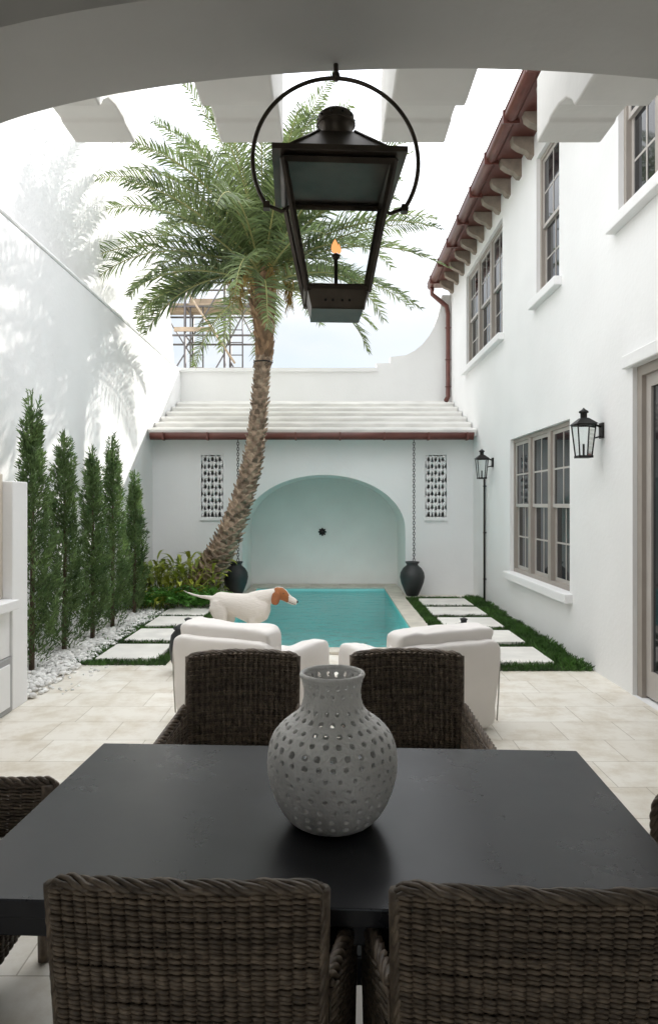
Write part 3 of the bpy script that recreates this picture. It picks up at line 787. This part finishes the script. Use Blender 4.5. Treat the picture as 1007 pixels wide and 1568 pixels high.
b.add([(-q,-q,z1),(q,-q,z1),(q,q,z1),(-q,q,z1),(-q,-q,z1+.022),(q,-q,z1+.022),(q,q,z1+.022),(-q,q,z1+.022),(-.20,-.20,z1+.05),(.20,-.20,z1+.05),(.20,.20,z1+.05),(-.20,.20,z1+.05),(-t,-t,z2),(t,-t,z2),(t,t,z2),(-t,t,z2)],
   [(0,3,2,1)]+[(o_+i,o_+(i+1)%4,o_+4+(i+1)%4,o_+4+i) for o_ in (0,4,8) for i in range(4)]+[(12,13,14,15)])
for c_ in cor: b.tube([(c_[0]*.20,c_[1]*.20,z1+.05),(c_[0]*t,c_[1]*t,z2)],.007,5)
b.lathe([(.062,z2-.01),(.062,z2+.05),(.075,z2+.055),(.078,z2+.075),(.078,z2+.10),(.062,z2+.115),(.0,z2+.125)],(0,0,0),24)
b.lathe([(.078,z2+.06),(.084,z2+.062),(.084,z2+.07),(.078,z2+.072)],(0,0,0),24)
for i in range(10):
    a=i*.628; b.pillow((.0785*math.cos(a),.0785*math.sin(a),z2+.087),(.012,.012,.012),1,1,8,6)
for x in (-.05,-.02,.02,.05): b.pillow((x,-.116,zb+.035),(.012,.006,.012),1,1,8,6)
rc=hz(247); rad=.358
b.ring((0,0,rc),rad,((1,0,0),(0,0,1)),.0095,72,6,a0=math.radians(-33),a1=math.radians(213))
for s in (-1,1): b.tube([(s*rad*math.cos(math.radians(33)),0,rc-rad*math.sin(math.radians(33))),(s*.235,0,zt-.12),(s*.20,0,zt-.10)],.009,6); b.box(s*.298-.014,s*.298+.014,-.018,.018,rc-rad*.545-.02,rc-rad*.545+.01)
b.tube([(0,0,rc+rad-.01),(0,0,3.60)],.011,8); b.pillow((0,0,rc+rad+.01),(.035,.035,.04),.9,0,12,8)
b.tube([(0,0,zb),(0,0,hz(392))],.008,8); b.lathe([(.014,hz(396)),(.02,hz(392)),(.006,hz(388))],(0,0,0),10)
b.obj('frame',[bronze,blackm],e)
b=B()
for a in range(4):
    c0_,c1_=cor[a],cor[(a+1)%4]
    b.add([(c0_[0]*.122,c0_[1]*.122,zb2),(c1_[0]*.122,c1_[1]*.122,zb2),(c1_[0]*(ht-.004),c1_[1]*(ht-.004),zt),(c0_[0]*(ht-.004),c0_[1]*(ht-.004),zt)],[(0,1,2,3)])
b.obj('glass',[lglass],e)
b=B(); zf=hz(388); b.lathe([(.0,zf),(.012,zf+.006),(.017,zf+.02),(.013,zf+.038),(.006,zf+.052),(0,zf+.062)],(-.004,0,0),12); b.lathe([(.0,zf),(.008,zf+.006),(.010,zf+.016),(.005,zf+.03),(0,zf+.044)],(.014,0.005,0),12)
b.obj('flame',[flame],e)

# ------------------------------------------------------------------ white lounge chairs
def lounge(name,loc,rot,mirror):
    e=empty(name,loc,rot); e.scale=(1,1,.905); b=B()
    b.pillow((0,.42,.24),(.86,.84,.42),.22,0,wr=.010,seed=1)
    b.pillow((0,.09,.40),(.88,.22,.74),.22,0,60,36,T=Matrix.Rotation(math.radians(5),4,'X'),wr=.020,seed=2+mirror)
    b.pillow((0,.17,.66),(.84,.22,.40),.26,0,60,36,T=Matrix.Rotation(math.radians(6),4,'X'),wr=.030,seed=4+mirror)
    for s in (-1,1): b.pillow((s*.39,.46,.34),(.17,.84,.62),.30,0,50,30,wr=.022,seed=6+s)
    b.pillow((0,.48,.48),(.64,.66,.16),.35,0,wr=.008)
    for s in (-1,1):
        pts=[(s*.437,-.016,.08),(s*.441,-.03,.3),(s*.437,-.048,.6),(s*.42,-.052,.70),(s*.38,-.045,.755)]
        b.tube(pts,.006,5,1)
        b.tube([(s*.25,-.024,.08),(s*.25,-.04,.35),(s*.25,-.058,.66)],.0035,5,1)
    b.obj('upholstery',[cushion,seam],e)
lounge('lounge_chair',(-1.21+.41,5.37-.22,0),math.radians(-27),0)
lounge('lounge_chair.001',(1.26-.40,5.17-.20,0),math.radians(25),1)
for i,(x,y) in enumerate(((-1.42,6.9),(1.36,6.9))):
    b=B(); b.lathe([(0,0),(.12,0),(.17,.12),(.19,.26),(.17,.38),(.13,.43),(.15,.445),(.10,.48),(.03,.50),(.03,.52),(.04,.54),(.0,.555)],(0,0,.002),28); b.obj('lidded_jar'+('' if i==0 else '.001'),[darkpot],loc=(x,y,0))

# ------------------------------------------------------------------ dog
dogm,nt,p=newmat('dog_coat'); N=nt.nodes;L=nt.links
tc=N.new('ShaderNodeTexCoord'); sx=N.new('ShaderNodeSeparateXYZ'); L.new(tc.outputs['Object'],sx.inputs[0])
nz=N.new('ShaderNodeTexNoise'); nz.inputs['Scale'].default_value=18; L.new(tc.outputs['Object'],nz.inputs['Vector'])
def mth(op,a,bb=None):
    m=N.new('ShaderNodeMath'); m.operation=op
    for i,v in enumerate((a,bb)):
        if v is None: continue
        if isinstance(v,(int,float)): m.inputs[i].default_value=v
        else: L.new(v,m.inputs[i])
    return m.outputs[0]
nn=mth('MULTIPLY',mth('SUBTRACT',nz.outputs['Fac'],.5),.08)
xx=mth('ADD',sx.outputs['X'],nn)
m1=mth('MULTIPLY',mth('GREATER_THAN',xx,.265),mth('LESS_THAN',xx,.415))
m2=mth('GREATER_THAN',mth('ADD',mth('ABSOLUTE',sx.outputs['Y']),mth('MULTIPLY',nn,.2)),.018)
m3=mth('GREATER_THAN',mth('ADD',sx.outputs['Z'],nn),.54)
mk=mth('MULTIPLY',mth('MULTIPLY',m1,m2),m3)
mx=N.new('ShaderNodeMix'); mx.data_type='RGBA'; L.new(mk,mx.inputs[0]); mx.inputs[6].default_value=(.72,.67,.61,1); mx.inputs[7].default_value=(.33,.12,.04,1)
L.new(mx.outputs[2],p.inputs['Base Color']); p.inputs['Roughness'].default_value=.85
mp=N.new('ShaderNodeMapping'); mp.inputs['Scale'].default_value=(25,80,80); L.new(tc.outputs['Object'],mp.inputs[0])
n2=N.new('ShaderNodeTexNoise'); n2.inputs['Scale'].default_value=1; n2.inputs['Detail'].default_value=3; L.new(mp.outputs[0],n2.inputs['Vector'])
bp=N.new('ShaderNodeBump'); bp.inputs['Strength'].default_value=.7; bp.inputs['Distance'].default_value=.008; L.new(n2.outputs[0],bp.inputs['Height']); L.new(bp.outputs[0],p.inputs['Normal'])
earm=M('dog_ear',(.28,.10,.035),.8,.25,20)
nosem=M('dog_nose',(.03,.02,.018),.35,.1,10)
DG=empty('dog',(-.87,7.62,.036),math.radians(2))
b=B(); Y=(0,1,0)
def T3(l,y=0): return [(a,y,c) for a,c in l]
b.tube(T3([(-.445,.59),(-.43,.585),(-.39,.575),(-.34,.57),(-.24,.560),(-.12,.53),(0,.505),(.06,.50),(.12,.52),(.17,.55),(.20,.565)]),[(.03,.03),(.065,.07),(.095,.105),(.11,.120),(.105,.115),(.105,.140),(.12,.172),(.122,.178),(.11,.155),(.08,.10),(.04,.05)],20,side=Y)
b.tube(T3([(.02,.575),(.12,.61),(.20,.63),(.26,.65),(.30,.66)]),[(.09,.11),(.08,.10),(.064,.086),(.056,.076),(.05,.066)],16,side=Y)
dz=-.025
hd=[(.235,.675,.02,.02),(.255,.685,.05,.055),(.29,.692,.066,.076),(.33,.690,.066,.076),(.365,.672,.056,.064),(.395,.645,.043,.052),(.43,.622,.036,.046),(.47,.602,.034,.043),(.50,.590,.028,.034),(.515,.586,.014,.018)]
b.tube([(a,0,c+dz) for a,c,_,_ in hd],[(q,w_) for _,_,q,w_ in hd],16,side=Y)
def leg(l,y0,y1): 
    n=len(l)-1; b.tube([(q[0],y0+(y1-y0)*i/n,q[1]) for i,q in enumerate(l)],[q[2] for q in l],12,side=Y)
leg([(-.36,.60,(.05,.06)),(-.36,.52,(.06,.105)),(-.33,.43,(.05,.085)),(-.32,.37,(.04,.058)),(-.37,.28,(.028,.036)),(-.435,.205,(.022,.028)),(-.44,.17,(.02,.024)),(-.43,.06,(.018,.02)),(-.42,.028,(.022,.024)),(-.375,.02,(.026,.02)),(-.355,.018,(.018,.014))],-.06,-.09)
leg([(-.34,.60,(.05,.06)),(-.32,.52,(.06,.105)),(-.26,.43,(.05,.08)),(-.23,.37,(.04,.055)),(-.25,.28,(.028,.036)),(-.29,.20,(.022,.028)),(-.285,.17,(.02,.024)),(-.25,.06,(.018,.02)),(-.24,.028,(.022,.024)),(-.195,.02,(.026,.02)),(-.175,.018,(.018,.014))],.06,.09)
leg([(.10,.53,(.04,.07)),(.07,.45,(.045,.075)),(.02,.37,(.035,.048)),(.05,.28,(.027,.032)),(.085,.19,(.022,.026)),(.09,.10,(.018,.02)),(.09,.035,(.02,.022)),(.13,.02,(.026,.02)),(.15,.018,(.018,.014))],-.07,-.08)
leg([(.08,.53,(.04,.07)),(.05,.45,(.045,.075)),(-.02,.37,(.035,.048)),(-.01,.28,(.027,.032)),(-.02,.19,(.022,.026)),(-.05,.10,(.018,.02)),(-.06,.035,(.02,.022)),(-.02,.02,(.026,.02)),(.0,.018,(.018,.014))],.07,.08)
b.tube(T3([(-.42,.61),(-.47,.625),(-.55,.635),(-.63,.655),(-.70,.68),(-.75,.705)]),[.035,.024,.017,.013,.010,.006],10,side=Y)
dg=b.obj('body',[dogm],DG)
md=dg.modifiers.new('r','REMESH'); md.mode='VOXEL'; md.voxel_size=.009; md.use_smooth_shade=True
md=dg.modifiers.new('s','SMOOTH'); md.iterations=5; md.factor=.6
b=B()
for s in (-1,1):
    b.pillow((0,0,0),(.095,.020,.145),.8,0,20,14,T=Matrix.Translation((.278,s*.073,.645+dz))@Matrix.Rotation(math.radians(8),4,'Y')@Matrix.Rotation(s*math.radians(10),4,'X'))
b.obj('ears',[earm],DG)
b=B(); b.pillow((.514,0,.596+dz),(.030,.036,.030),.9,0,12,10)
for s in (-1,1): b.pillow((.362,s*.050,.695+dz),(.020,.014,.018),1,0,12,10)
b.tube([(.40,-.040,.608+dz),(.45,-.035,.588+dz),(.495,-.025,.568+dz)],.003,5)
b.obj('nose_and_eyes',[nosem],DG)

# ------------------------------------------------------------------ sky, sun, camera
sd=Vector((.54,.675,.50)).normalized()
el=math.asin(sd.z); rot=math.atan2(sd.x,sd.y)
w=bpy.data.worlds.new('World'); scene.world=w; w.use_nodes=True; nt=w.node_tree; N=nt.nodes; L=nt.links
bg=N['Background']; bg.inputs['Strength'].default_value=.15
sky=N.new('ShaderNodeTexSky'); sky.sky_type='NISHITA'; sky.sun_disc=False; sky.sun_elevation=el; sky.sun_rotation=rot
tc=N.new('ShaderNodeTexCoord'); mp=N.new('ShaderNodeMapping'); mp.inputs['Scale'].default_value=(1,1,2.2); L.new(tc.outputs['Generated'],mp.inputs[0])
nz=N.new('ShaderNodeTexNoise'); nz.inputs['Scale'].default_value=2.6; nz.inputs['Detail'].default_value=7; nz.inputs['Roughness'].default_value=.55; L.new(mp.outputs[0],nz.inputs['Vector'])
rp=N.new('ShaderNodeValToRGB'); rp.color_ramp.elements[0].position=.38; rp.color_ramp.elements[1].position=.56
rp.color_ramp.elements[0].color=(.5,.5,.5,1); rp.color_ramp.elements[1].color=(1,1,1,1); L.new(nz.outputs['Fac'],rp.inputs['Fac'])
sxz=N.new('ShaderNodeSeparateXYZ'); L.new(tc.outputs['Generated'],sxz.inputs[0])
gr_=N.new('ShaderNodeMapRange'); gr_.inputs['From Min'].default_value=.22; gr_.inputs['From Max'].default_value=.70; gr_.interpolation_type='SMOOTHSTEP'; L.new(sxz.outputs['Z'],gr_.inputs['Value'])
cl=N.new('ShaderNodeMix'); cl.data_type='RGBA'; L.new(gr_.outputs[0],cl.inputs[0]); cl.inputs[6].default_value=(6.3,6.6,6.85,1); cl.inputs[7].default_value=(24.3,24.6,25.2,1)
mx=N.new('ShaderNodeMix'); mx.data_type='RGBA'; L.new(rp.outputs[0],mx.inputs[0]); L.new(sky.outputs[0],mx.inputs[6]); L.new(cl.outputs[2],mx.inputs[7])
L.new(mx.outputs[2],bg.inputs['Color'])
sl=bpy.data.lights.new('sun','SUN'); sl.energy=5; sl.angle=math.radians(.7); sl.color=(1,.96,.90)
so=bpy.data.objects.new('sun',sl); scene.collection.objects.link(so); so.rotation_euler=sd.to_track_quat('Z','Y').to_euler()
cam=bpy.data.cameras.new('camera'); co=bpy.data.objects.new('camera',cam); scene.collection.objects.link(co); scene.camera=co
co.location=(0,0,1.7); co.rotation_euler=(math.radians(90),0,0)
cam.sensor_fit='VERTICAL'; cam.sensor_height=36; cam.lens=24; cam.clip_end=3000; cam.clip_start=.05; cam.shift_y=-12/1568
